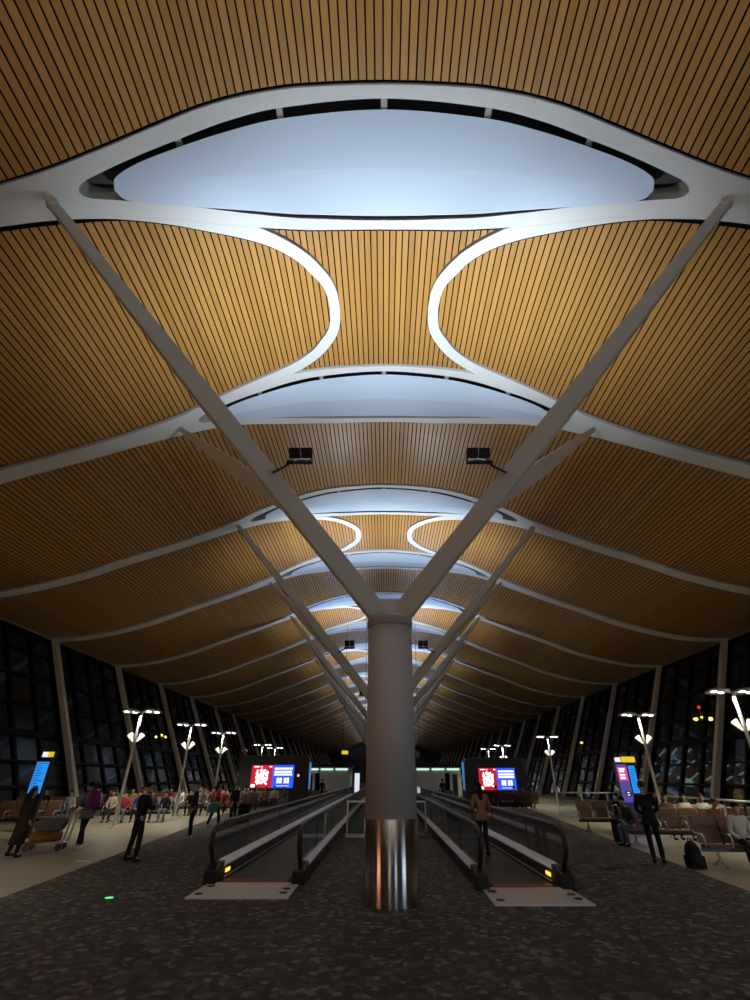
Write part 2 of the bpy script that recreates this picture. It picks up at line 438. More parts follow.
# one facade bay, mirrored for the two sides; y from post k to k+1
def bay_mesh(s):
    mb = MB()
    XB, XW = WALL[s]
    def P(y, z, off=0): return (s*(XB+(XW-XB)/10.15*z+off), y, z)
    def bar(y0, z0, y1, z1, t, dpt):
        if abs(z1-z0) < 1e-6:
            mb.hexa([P(y0,z0-t/2,0),P(y1,z0-t/2,0),P(y1,z0-t/2,dpt),P(y0,z0-t/2,dpt),P(y0,z0+t/2,0),P(y1,z0+t/2,0),P(y1,z0+t/2,dpt),P(y0,z0+t/2,dpt)])
        else:
            mb.hexa([P(y0-t/2,z0,0),P(y0+t/2,z0,0),P(y0+t/2,z0,dpt),P(y0-t/2,z0,dpt),P(y0-t/2,z1,0),P(y0+t/2,z1,0),P(y0+t/2,z1,dpt),P(y0-t/2,z1,dpt)])
    for y in (.0, 2.25, 4.51, 6.76): bar(y, 0, y, ZT, .22, .28)
    for z, t in ((.08,.16),(1.42,.14),(2.6,.12),(4.05,.32),(5.6,.1),(7.3,.14),(8.8,.1),(10.0,.22)): bar(0, z, PITCH, z, t, .22)
    return mb.mesh('mullion_grid', M['mullion'])
def pane_mesh(s):
    XB, XW = WALL[s]; mb = MB(); o = .12
    mb.hexa([(s*(XB+o),0,0),(s*(XB+o),PITCH,0),(s*(XB+o+.02),PITCH,0),(s*(XB+o+.02),0,0),(s*(XW+o),0,ZT),(s*(XW+o),PITCH,ZT),(s*(XW+o+.02),PITCH,ZT),(s*(XW+o+.02),0,ZT)])
    return mb.mesh('glass_pane', M['glass'])
def post_mesh(s):
    XB, XW = WALL[s]; mb = MB(); t = .17
    mb.hexa([(s*(XB-.12),-t,0),(s*(XB-.12),t,0),(s*(XB-.48),t,0),(s*(XB-.48),-t,0),
             (s*(XW-.05),-t,ZT+.05),(s*(XW-.05),t,ZT+.05),(s*(XW-.42),t,ZT+.05),(s*(XW-.42),-t,ZT+.05)])
    return mb.mesh('facade_post', M['post'])
for s, nm in ((-1,'left'),(1,'right')):
    bm_, pm_, po_ = bay_mesh(s), pane_mesh(s), post_mesh(s)
    for k in range(K0, K1+1):
        trim_n += 1
        p_ = link('trim_%d' % trim_n, po_); p_.location.y = YC(k)
        n = k-3
        struct(p_, ('%s cream leaning facade post in view on the %s glass wall' % (ORD[n-1], nm)) if n >= 1 else 'cream facade post outside the frame on the %s, number %d' % (nm, 1-n), 'post')
        if k == K1: continue
        win_n += 1
        w_ = link('window_%d' % win_n, bm_); w_.location.y = YC(k)
        struct(w_, ('%s black-gridded bay of the %s glass wall, counted from the camera' % (ORD[n], nm)) if n >= 0 else 'black-gridded bay of the %s glass wall outside the frame, number %d' % (nm, -n), 'window')
        link('glass_pane', pm_, w_)
    mb = MB(); mb.box((s*(WALL[s][1]-.12), (YA+YB)/2, ZT+.1), (.16, YB-YA, .16))
    trim_n += 1
    struct(mb.build('trim_%d' % trim_n, M['collar']), 'thin eave strip along the top of the %s glass wall' % nm, 'trim')
for y, nm, lb in ((YB, 'wall_end', 'dark end wall far down the concourse'), (YA, 'wall_back', 'dark wall behind the camera')):
    mb = MB(); X = xs_between(-XW, XW, 1.)
    poly = [(-XB, 0), (XB, 0)] + [(x, Zr(x)+.6) for x in reversed(X)]
    mb.prism(poly, 'y', y-.1, y+.1)
    struct(mb.build(nm, M['cavity']), lb, 'wall')

# ------------------------------------------------------------------ branching columns
CX0, CY0 = .13, 10.27
def plate(mb, A, B, hA, hB, th, taper=None, mi=0):   # deep thin box from A to B, its depth in the vertical plane
    A, B = Vector(A), Vector(B); d = (B-A).normalized()
    hz = Vector((d.x, d.y, 0)).normalized(); side = Vector((-hz.y, hz.x, 0))
    dep = d.cross(side).normalized()
    tb = taper or th
    mb.hexa([A-side*th/2-dep*hA/2, A+side*th/2-dep*hA/2, A+side*th/2+dep*hA/2, A-side*th/2+dep*hA/2,
             B-side*tb/2-dep*hB/2, B+side*tb/2-dep*hB/2, B+side*tb/2+dep*hB/2, B-side*tb/2+dep*hB/2], mi)
ARM_TOP = Vector((8.78, 6.15-CY0, 14.6))
def column_parts(root):
    mb = MB(); mb.lathe([(.475,1.2),(.475,4.72)], n=48); mb.build('shaft', M['shaft'], root)
    mb = MB(); mb.lathe([(.49,0),(.492,.01),(.492,1.2),(.476,1.215)], n=64); tag(mb.build('steel_sleeve', M['sleeve'], root), 'polished steel sleeve round the foot of the column')
    mb = MB(); mb.lathe([(.475,4.67),(.5,4.69),(.5,4.84),(.44,4.9)], n=48); tag(mb.build('collar', M['collar'], root), 'darker collar under the arms')
    mb = MB(); mb.hexa([(-.34,-.1,4.84),(.34,-.1,4.84),(.34,.1,4.84),(-.34,.1,4.84),(-.62,-.1,5.34),(.62,-.1,5.34),(.62,.1,5.34),(-.62,.1,5.34)]); bevel(mb.build('gusset', M['arm'], root), .015)
    for s in (-1, 1):
        top = Vector((s*ARM_TOP.x, ARM_TOP.y, ARM_TOP.z)); foot = Vector((s*.10, 0, 4.80))
        mid = foot.lerp(top, .5)
        mb = MB()
        d = (top-foot).normalized()
        plate(mb, foot - d*.12, mid, .47, .50, .16); plate(mb, mid, top-d*.3, .50, .26, .16, .14)
        a = bevel(mb.build('arm', M['arm'], root), .015)
        mb = MB()
        hz = Vector((d.x, d.y, 0)).normalized(); side = Vector((-hz.y, hz.x, 0))
        kn = top - d*.25
        mb.tube([kn-side*.12, kn+side*.12], .13, 16); plate(mb, kn, top+d*.3+Vector((0,0,.15)), .16, .26, .1)
        mb.build('pin_bracket', M['arm'], a)
        st0 = foot.lerp(top, .23); end = Vector((s*8.78, YC(2)-CY0, 14.5))
        mb = MB(); d2 = (end-st0).normalized(); m2 = st0.lerp(end, .4)
        plate(mb, st0, m2, .28, .50, .12); plate(mb, m2, end-d2*.1, .50, .18, .13, .1)
        bevel(mb.build('strut', M['arm'], root), .012)
cols = []
NCOL = 12
proto = thing('branching_column', (CX0, CY0, 0), 'nearest grey branching column with polished steel sleeve, centre of the hall', 'column')
column_parts(proto); cols.append(proto)
def twin_flood(root, s):
    mb = MB()
    mb.tube([(s*.62,.12,-.2),(s*.34,.05,-.08),(s*.2,0,0)], .03, 8); mb.tube([(-.3,0,0),(.3,0,0)], .04, 10)
    mb.build('bracket', M['black'], root)
    mb2 = MB(); mb2.tube([(-.27,-.03,.06),(.27,-.03,.06)], .032, 10); mb2.build('mounting_tube', M['chrome'], root)
    for q in (-1, 1):
        rot = Matrix.Rotation(math.radians(42), 3, 'X')
        c = Vector((q*.142, .1, .27))
        mb = MB(); mb.box(c, (.26, .1, .4), 0, rot)
        for i in range(4): mb.box(c + rot @ Vector((0, -.052, -.17+.11*i)), (.25, .012, .012), 0, rot)
        h = mb.build('lamp_head', M['black'], root)
        mb = MB(); mb.box(c + rot @ Vector((0, .055, 0)), (.22, .012, .34), 0, rot)
        mb.build('lens', M['flood_lens'], h)
        mb = MB(); mb.box(c + rot @ Vector((0, -.06, -.10)), (.1, .008, .02), 0, rot); mb.build('data_plate', M['chrome'], h)
        mb = MB(); mb.box(c + rot @ Vector((0, -.06, .05)), (.03, .008, .05), 0, rot); mb.build('warning_mark', M['chrome'], h)
floods = {}
def spot(loc, aim, power, col, angle, blend=1., size=.15):
    l = bpy.data.lights.new('lamp_light', 'SPOT'); l.energy = power; l.color = col; l.spot_size = math.radians(angle); l.spot_blend = blend; l.shadow_soft_size = size
    o = bpy.data.objects.new('lamp_light', l); COL.objects.link(o); o.location = loc
    o.rotation_euler = Vector(aim).to_track_quat('-Z', 'Y').to_euler()
    return o
FX, FYo, FZ = 2.1, -1.5, 8.12
for i in range(NCOL):
    y = CY0 + 2*PITCH*i
    if i:
        c = copy_tree(proto); c.location.y = y
        c['label'] = '%s grey branching column from the camera, mostly hidden behind the nearest column' % ORD[i]; cols.append(c)
    for s in (-1, 1):
        nm = 'left' if s < 0 else 'right'
        lb = 'black twin floodlight bracketed to the %s arm of the %s column' % (nm, ORD[i])
        if i == 0:
            t = thing('twin_floodlight', (CX0+s*FX, y+FYo, FZ), lb, 'floodlight', group='twin floodlights on the column arms'); twin_flood(t, s); floods[s] = t
        else:
            t = copy_tree(floods[s]); t.location = (CX0+s*FX, y+FYo, FZ); t['label'] = lb
FLOOD_P = 3300; COOL = (.90, .95, 1.0)
for i in range(-1, NCOL):
    y = CY0 + 2*PITCH*i
    for s in (-1, 1):
        P = (CX0+s*FX, y+FYo+.45, FZ+.6)
        spot(P, (s*.04, .22, 1), 1800, COOL, 92)
        spot(P, (s*.62, .22, 1), 1350, COOL, 80)
        if i < 0: spot(P, (s*.1, .5, 1), 900, COOL, 130)
        elif i < 2: spot(P, (s*.06, -.8, 1), 640, COOL, 92)
        else: spot(P, (s*.62, -.7, 1), 1700, (.55, .67, 1.0), 100)   # bluer floods farther down the hall

# ------------------------------------------------------------------ lamp posts
pole_root = thing('lamp_post', (0,0,0), 'x', 'lamp post', group='twin-headed lamp posts along the seating')
HP = 4.5
mb = MB(); mb.tube([(0,0,.02),(0,0,HP-.25),(.05,0,HP-.02)], [.075,.055,.05], 12); mb.lathe([(.16,0),(.16,.03),(.09,.05)], n=20)
mb.build('pole', M['pole'], pole_root)
mb = MB(); mb.tube([(-.35,0,HP+.0),(.35,0,HP+.0)], .03, 8); mb.build('crossbar', M['pole'], pole_root)
for s in (-1, 1):
    mb = MB(); mb.lathe([(.05,.0),(.38,.0),(.44,.03),(.34,.07),(.1,.09)], c=(0,0,0), n=28, sy=.9)
    h = mb.build('lamp_head', M['lampcap'], pole_root); h.location = (s*.52,0,HP); h.rotation_euler = (math.radians(-9), 0, math.radians(0))
    for q in (-1, 1):
        mb = MB(); mb.lathe([(.11,-.014),(.11,.0)], c=(q*.17,q*.06,0), n=18, sy=.8); mb.build('led_panel', M['led'], h)
    mb = MB(); mb.lathe([(.03,0),(.12,.36)], c=(0,0,0), n=16, smooth=True)
    c = mb.build('uplight_cup', M['cup'], pole_root); c.location = (s*.09, 0, HP-1.25); c.rotation_euler = (0, s*.62, 0)
posts = [(-1,11.5,24.0),(-1,11.41,30.4),(-1,11.24,36.2),(-1,11.7,50.4),(-1,11.6,55.8),(1,12.65,18.0),(1,12.66,25.3),(1,12.6,40.0),(1,11.6,51.3),(1,11.5,57.9),
         (-1,11.4,9.5),(1,12.6,9.0)]
cnt = {-1: 0, 1: 0}
for i, (s, x, y) in enumerate(posts):
    if i == 0: t = pole_root
    elif i < 10: t = copy_tree(pole_root)
    else: t = None
    if t:
        t.location = (s*x, y, 0); t['label'] = '%s pale lamp post in view with two disc heads, %s seating side' % (ORD[cnt[s]], 'left' if s < 0 else 'right')
        cnt[s] += 1
    spot((s*x, y, HP-.15), (0, 0, -1), 720, (1, .93, .74), 140, .8, .3)

# ------------------------------------------------------------------ moving walkways
def walkway(label, x0, x1, y0, y1, ysg):
    root = thing('moving_walkway', ((x0+x1)/2, y0, 0), label, 'moving walkway')
    w = abs(x1-x0)/2; L_ = y1-y0
    mb = MB(); mb.box((0, L_/2, .02), (2*w-.5, L_, .03)); tag(mb.build('belt', M['belt'], root), 'dark moving belt')
    mb = MB(); mb.prism([(-w-.02,-1.5),(w+.02,-1.5),(w+.02,-.1),(-w-.02,-.1)], 'z', 0, .025)
    pl = tag(mb.build('landing_plate', M['plate'], root), 'pale steel landing plate')
    for px_, py_ in ((-w+.13,-.5),(-w+.13,-1.2),(w-.13,-.75),(w-.13,-1.1)):
        mb = MB(); mb.lathe([(.075,0),(.075,.012),(.05,.016)], c=(px_,py_,.025), n=18); mb.build('plate_cap', M['rubber'], pl)
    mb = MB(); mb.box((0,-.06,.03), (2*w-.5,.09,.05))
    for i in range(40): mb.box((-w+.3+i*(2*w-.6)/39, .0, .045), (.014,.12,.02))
    mb.build('comb_plate', M['orange'], root)  # comb glows faintly orange itself, in place of the amber lamp's light
    prof = [(.1,.2),(-.25,.42),(-.48,.66),(-.46,.84),(-.3,.95),(0,1.0)]
    full = prof + [(L_, 1.0), (L_+.3,.9), (L_+.3,.6), (L_,.2)]
    for s in (-1, 1):
        x = s*w
        mb = MB(); mb.prism([(p[0], p[1]) for p in full] + [(L_,.2)], 'x', x-.008, x+.008)
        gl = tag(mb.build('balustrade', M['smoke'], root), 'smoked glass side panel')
        mb = MB(); mb.tube([(x,p[0],p[1]) for p in full], .05, 10, sx=1.0); tag(mb.build('handrail', M['rubber'], gl), 'black rubber handrail')
        mb = MB(); mb.prism([(-.32,0),(.28,0),(.28,.34),(.0,.34),(-.26,.24)], 'x', x-.13, x+.13); bevel(mb.build('newel_base', M['rubber'], gl), .03)
        mb = MB()
        mb.prism([(-s*.012,.36),(-s*.15,.27),(-s*.15,.24),(-s*.012,.24)], 'y', .2, L_); mb.v = [(v[0]+x, v[1], v[2]) for v in mb.v]
        tag(mb.build('inner_deck', M['deck'], gl), 'pale satin aluminium inner deck')
        mb = MB(); mb.box((x-s*.12, L_/2+.15, .12), (.03, L_-.3, .24)); mb.build('inner_skirt', M['black'], gl)
        mb = MB(); mb.box((x-s*.145, L_/2+.15, .055), (.02, L_-.3, .02)); mb.build('skirt_trim', M['deck'], gl)
        mb = MB(); mb.prism([(s*.012,.24),(s*.13,.24),(s*.13,.27),(s*.012,.34)], 'y', .2, L_); mb.v = [(v[0]+x, v[1], v[2]) for v in mb.v]
        tag(mb.build('outer_deck', M['deck'], gl), 'pale satin aluminium outer deck')
        mb = MB(); mb.box((x+s*.07, L_/2+.1, .12), (.08, L_-.2, .24)); mb.build('outer_skirt', M['black'], gl)
        y = 2.4
        while y < L_-2:
            mb = MB(); mb.box((x, y, .63), (.03, .05, .72)); mb.build('glass_clamp', M['black'], gl); y += 6.5 if y > 10 else 4.2
        if s == ysg:
            mb = MB(); mb.box((x-s*.14, .5, .15), (.02, .3, .06)); tag(mb.build('amber_lamp', M['amber'], gl), 'glowing amber lamp in the skirt end')
    return root
walkway('left moving walkway with smoked glass sides and black handrails', -3.5, -1.72, 12.1, 58, -1)
walkway('right moving walkway with smoked glass sides, woman standing on it', 1.88, 3.52, 11.6, 58, 1)
# glass barrier across the gap between the walkways
root = thing('glass_barrier', (.08, 20.2, 0), 'low glass barrier across the gap between the walkways, behind the column', 'barrier')
for i, x in enumerate((-1.4, -.45, .5, 1.42)):
    mb = MB(); mb.box((x,0,.53), (.05,.05,1.06)); mb.build('barrier_post', M['alu'], root)
mb = MB(); mb.box((0,0,1.08), (2.9,.06,.05)); mb.build('top_rail', M['alu'], root)
mb = MB(); mb.box((0,0,.06), (2.9,.08,.1)); mb.build('bottom_rail', M['alu'], root)
mb = MB(); mb.box((0,0,.58), (2.8,.012,.9)); mb.build('glass_panel', M['clear'], root)

# ------------------------------------------------------------------ display boards
def strokes(mb, rects, x0, z0, w, h, y):
    for (a, b, c, d) in rects:   # 0..1 boxes
        mb.box((x0+(a+c)/2*w, y, z0+(b+d)/2*h), (abs(c-a)*w, .012, abs(d-b)*h))
def slanted(mb, segs, x0, z0, w, h, y, t):
    for (a, b, c, d) in segs:
        A = Vector((x0+a*w, y, z0+b*h)); B = Vector((x0+c*w, y, z0+d*h)); v = B-A; n = Vector((-v.z, 0, v.x)).normalized()*t/2
        q = Vector((0, .006, 0))
        mb.hexa([A-n-q, B-n-q, B+n-q, A+n-q, A-n+q, B-n+q, B+n+q, A+n+q])
BRUSH = [(.20,.62,.34,.66),(.27,.80,.27,.30),(.20,.45,.36,.52),(.22,.24,.38,.34),(.38,.78,.46,.70),(.40,.60,.40,.28),(.36,.56,.50,.62),(.46,.84,.52,.40),(.44,.40,.58,.36),
         (.54,.74,.68,.78),(.56,.62,.70,.64),(.60,.80,.56,.46),(.66,.70,.72,.50),(.58,.48,.70,.24),(.70,.46,.56,.22),(.72,.60,.80,.68),(.76,.74,.74,.30),(.28,.18,.44,.22),(.48,.30,.52,.16),(.64,.22,.78,.16),(.80,.44,.70,.36)]
def board(label, x0, x1, y, zt, sx0, sxm, sx1, sz0, sz1, side):
    cx = (x0+x1)/2; w = (x1-x0)/2
    root = thing('display_board', (cx, y, 0), label, 'display board')
    mb = MB(); r = .35
    poly = [(-w-.08,0),(w+.08,0)]
    for i in range(7): a = i/6*PI/2; poly.append((w-r+r*math.cos(a), zt-r+r*math.sin(a)))
    for i in range(7): a = PI/2+i/6*PI/2; poly.append((-w+r+r*math.cos(a), zt-r+r*math.sin(a)))
    mb.prism(poly, 'y', 0, 1.3); bevel(mb.build('housing', M['gunmetal'], root), .04)
    mb = MB(); mb.box(((sx0+sxm)/2-cx, -.03, (sz0+sz1)/2), (sxm-sx0, .05, sz1-sz0)); s1 = tag(mb.build('screen', M['red'], root), 'red lit screen with white brush lettering')
    mb = MB(); slanted(mb, BRUSH, sx0-cx, sz0, sxm-sx0, sz1-sz0, -.062, .11)
    strokes(mb, [(.1,.9,.34,.95),(.4,.9,.5,.94),(.82,.9,.95,.95),(.03,.03,.22,.16)], sx0-cx, sz0, sxm-sx0, sz1-sz0, -.062)
    mb.build('screen_lettering', M['scr_white'], s1)
    mb = MB(); mb.box(((sxm+sx1)/2-cx, -.03, (sz0+sz1)/2), (sx1-sxm, .05, sz1-sz0)); s2 = tag(mb.build('screen', M['blue'], root), 'blue lit screen with white lines of text')
    mb = MB(); R = []
    for z in (.80, .66, .54):
        x = .08
        while x < .9:
            l = random.uniform(.07, .15); R.append((x, z, min(x+l, .93), z+.085)); x += l+.012
    R += [(.22,.2,.46,.44),(.56,.2,.8,.44),(.2,.08,.82,.1)]
    strokes(mb, R, sxm-cx, sz0, sx1-sxm, sz1-sz0, -.062); t_ = mb.build('screen_lettering', M['scr_white'], s2)
    mb = MB(); strokes(mb, [(.32,.2,.35,.44)], sxm-cx, sz0, sx1-sxm, sz1-sz0, -.066); mb.build('screen_rule', M['blue'], s2)
    mb = MB(); strokes(mb, [(.66,.2,.69,.44)], sxm-cx, sz0, sx1-sxm, sz1-sz0, -.066); mb.build('screen_rule', M['blue'], s2)
    mb = MB(); mb.box((side*(w+.02), .65, 1.7), (.06, .9, 2.2)); tag(mb.build('side_panel', M['cyanside'], root), 'blue lit side panel')
    mb = MB(); mb.lathe([(.09,0),(.09,.05)], n=16, c=(0,0,0)); o = mb.build('round_lamp', M['chrome'], root); o.location = (w*.72, 0, 1.95); o.rotation_euler = (PI/2, 0, 0)
board('dark display board with red and blue screens, left of the column', -10.85, -5.64, 40, 3.25, -9.86, -8.28, -6.72, 1.16, 2.62, 1)
board('dark display board with red and blue screens, right of the column', 6.04, 10.6, 40, 3.1, 7.04, 8.38, 9.75, 1.03, 2.43, -1)

# ------------------------------------------------------------------ information totems
root = thing('information_totem', (-12.75, 20, 0), 'slim black information totem with glowing azure screen, far left', 'information totem')
mb = MB(); mb.box((0,0,1.25), (.56,.2,2.5)); bevel(mb.build('body', M['black'], root), .03)
mb = MB(); mb.box((0,-.11,1.84), (.44,.03,1.0)); s_ = mb.build('screen', M['cyan'], root)
mb = MB()
for i in range(11):
    z = .06+i*.08; strokes(mb, [(.08, z, random.uniform(.4,.92), z+.03)], -.22, 1.34, .44, 1.0, -.128)
strokes(mb, [(.1,.93,.9,.955)], -.22, 1.34, .44, 1.0, -.128)
mb.build('screen_lines', M['cyan_dim'], s_)
mb = MB(); mb.box((-.02,-.11,2.58), (.2,.03,.17)); mb.box((-.06,-.13,2.6),(.06,.01,.1)); mb.build('white_sign', M['signwhite'], root)
mb = MB(); mb.box((.19,-.11,2.58), (.2,.03,.17)); mb.build('yellow_sign', M['yellow'], root)
mb = MB(); mb.box((.08,0,2.58), (.52,.16,.22)); mb.build('sign_box', M['black'], root)
root = thing('information_totem', (9.85, 21.8, 0), 'information totem with violet panel, pink notice and azure screen, right side', 'information totem')
mb = MB(); mb.prism([(-.42,-.05),(.0,-.16),(.42,.05),(.36,.25),(-.36,.25)], 'z', 0, 2.35); mb.build('body', M['gunmetal'], root)
def facing(mb_fn, a, b):
    A, B = Vector(a), Vector(b); d = (B-A); ang = math.atan2(d.y, d.x)
    return A, d.length, ang
A, ln, an = facing(None, (-.42,-.05), (.0,-.16))
def on_face(name, m, A, an, u0, u1, z0, z1, par, dep=.02, off=.0):
    mb = MB(); R = Matrix.Rotation(an, 3, 'Z')
    c = Vector((A[0], A[1], 0)) + R @ Vector(((u0+u1)/2, -dep/2-off, (z0+z1)/2))
    mb.box(c, (u1-u0, dep, z1-z0), 0, R); return mb.build(name, m, par)
p1 = on_face('violet_panel', M['violet'], A, an, .02, ln-.02, 1.0, 2.3, root)
p2 = on_face('navy_panel', M['navy'], A, an, .02, ln-.02, .15, 1.0, root)
p3 = on_face('pink_notice', M['pink'], A, an, .05, ln-.05, 1.72, 2.2, root, .02, .022)
for z in (1.78, 1.83, 1.9, 2.02, 2.1):
    on_face('notice_lettering', M['scr_white'], A, an, .1, ln-.1-.06*random.random(), z, z+(.03 if z < 1.9 else .055), p3, .01, .044)
p4 = on_face('lower_notice', M['navy'], A, an, .17, ln-.05, 1.2, 1.38, root, .02, .022)
for z in (1.23, 1.31): on_face('notice_lettering', M['scr_white'], A, an, .22, ln-.12, z, z+.025, p4, .01, .044)
A2, ln2, an2 = facing(None, (.0,-.16), (.42,.05))
p5 = on_face('azure_screen', M['cyan'], A2, an2, .05, ln2-.05, 1.3, 2.25, root)
for i in range(9): on_face('screen_line', M['cyan_dim'], A2, an2, .09, ln2-.1-.1*random.random(), 1.38+i*.09, 1.405+i*.09, p5, .01, .022)
mb = MB(); mb.box((.2,.02,2.47), (.5,.14,.2)); mb.build('yellow_sign', M['yellow'], root)
mb = MB(); mb.box((-.25,-.02,2.46), (.18,.14,.16)); mb.build('white_sign', M['signwhite'], root)

# ------------------------------------------------------------------ bench seating
def bench(n, loc, rz, label, group, head=True):
    root = thing('seat_bench', loc, label, 'seating', rz, group)
    P = .62
    for i in range(n):
        x = (i-(n-1)/2)*P
        mb = MB(); mb.prism([(-.5,.43),(-.48,.39),(-.02,.36),(.0,.42),(-.04,.44),(-.45,.465)], 'x', x-.27, x+.27); bevel(mb.build('seat', M['leather'], root), .015)
        mb = MB(); mb.prism([(-.03,.46),(.04,.44),(.17,.78),(.11,.80)], 'x', x-.27, x+.27); b_ = bevel(mb.build('backrest', M['leather'], root), .015)
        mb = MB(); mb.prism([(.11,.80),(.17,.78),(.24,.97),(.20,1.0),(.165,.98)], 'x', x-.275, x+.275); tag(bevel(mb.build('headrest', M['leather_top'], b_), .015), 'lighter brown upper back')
    for i in range(n+1):
        x = (i-n/2)*P
        mb = MB(); mb.tube([(x,.08,.66),(x,-.36,.64),(x,-.42,.60),(x,-.40,.40)], .02, 8); mb.box((x,-.15,.655),(.05,.42,.025))
        mb.build('armrest', M['alu'], root)
    mb = MB(); mb.box((0,-.2,.34), (n*P+.05,.08,.07)); mb.build('beam', M['black'], root)
    for x in ((-(n/2-.5)*P, (n/2-.5)*P) if n > 1 else (0,)):
        mb = MB(); mb.tube([(x,-.2,.34),(x,-.2,.16)], .035, 8); mb.tube([(x,-.55,.02),(x,-.42,.05),(x,-.2,.16),(x,.05,.05),(x,.2,.02)], .025, 8)
        mb.build('leg', M['alu'], root)
    return root
TH = math.radians(7.5)
gR = 'brown bench rows on the right'
def seat_pos(b, n, i):   # world position of seat i on a bench (its seat surface)
    P = .62; l = Vector(((i-(n-1)/2)*P, -.2, 0)); R = Matrix.Rotation(b.rotation_euler.z, 3, 'Z')
    return b.location + R @ l
bR1 = bench(3, (8.8, 22.6, 0), -TH, 'three-seat brown leather bench nearest the moving walkway, a man in black hunched at its end', gR)
bR2 = bench(5, (9.15, 17.9, 0), -TH, 'brown leather bench behind the man in the black suit', gR)
bR3 = bench(4, (9.0, 14.0, 0), -TH, 'brown leather bench nearest the camera, with black backpack at its end', gR)
bR4 = bench(4, (12.0, 18.6, 0), PI-TH, 'brown bench by the right glass balustrade, facing away from the camera', gR)
bR5 = bench(5, (9.0, 37.4, 0), PI, 'dark bench directly below the right display board', gR)
bR6 = bench(4, (11.1, 20.0, 0), -TH, 'brown bench behind the right information totem', gR)
gL = 'bench rows in the left seating area'
bL = []
for i, (n, x, y, rz, lb) in enumerate([(5,-15.1,23.0,TH,'brown bench by the left glass wall, nearest the camera'),(5,-12.0,27.2,TH,'brown bench behind the nearest left lamp post'),
        (6,-10.2,31.9,TH,'long brown bench behind the man in dark clothes with white shoes'),(5,-15.2,31.9,TH,'brown bench near the foot of the second left lamp post'),
        (6,-9.9,35.0,PI+TH,'dark bench behind the pink-jacketed woman'),(5,-14.9,36.8,TH,'brown bench in front of the third left lamp post'),
        (6,-8.6,38.6,0,'dark bench directly below the left display board'),(5,-16.9,27.6,TH,'brown bench against the left glass wall, second from the camera')]):
    bL.append((bench(n, (x,y,0), rz, lb, gL), n))

# ------------------------------------------------------------------ people
def skin_mesh(nodes, edges, radii, root=0, sub=1):
    me = bpy.data.meshes.new('sk'); me.from_pydata(nodes, edges, []); o = bpy.data.objects.new('sk', me); COL.objects.link(o)
    md = o.modifiers.new('s', 'SKIN'); md.use_smooth_shade = True; md.branch_smoothing = .3
    if not me.skin_vertices: me.attributes
    sv = me.skin_vertices[0].data
    for i, r in enumerate(radii):
        sv[i].radius = (r, r) if not isinstance(r, tuple) else r; sv[i].use_root = (i == root)
    sb = o.modifiers.new('u', 'SUBSURF'); sb.levels = sub; sb.render_levels = sub
    dg = bpy.context.evaluated_depsgraph_get()
    out = bpy.data.meshes.new_from_object(o.evaluated_get(dg))
    bpy.data.objects.remove(o); bpy.data.meshes.remove(me)
    return out
def join_mb(mb, me, mi=0):
    b = len(mb.v); mb.v += [tuple(v.co) for v in me.vertices]
    for p in me.polygons: mb.face(tuple(b+i for i in p.vertices), mi, True)
    bpy.data.meshes.remove(me)
def hand(mb, wrist, d, curl=.5, sgn=1):
    d = Vector(d).normalized(); side = d.cross(Vector((0,1,0)))
    if side.length < .2: side = d.cross(Vector((1,0,0)))
    side.normalize(); nrm = side.cross(d).normalized()
    w = Vector(wrist)
    mb.tube([w-d*.01, w+d*.04, w+d*.085], [.024,.036,.034], 8, sx=1.0)
    for i, (o, l) in enumerate(((-.03,.066),(-.01,.078),(.01,.074),(.03,.058))):
        a = w + d*.08 + side*o; b = a + d*l*.5 + nrm*l*.1; c = b + (d*(1-curl)+nrm*curl).normalized()*l*.5
        mb.tube([a,b,c], [.0095,.009,.007], 6)
    a = w + d*.03 - side*.03*sgn; b = a + d*.03 - side*.03*sgn; c = b + d*.035 + nrm*.012
    mb.tube([a,b,c], [.012,.010,.008], 6)
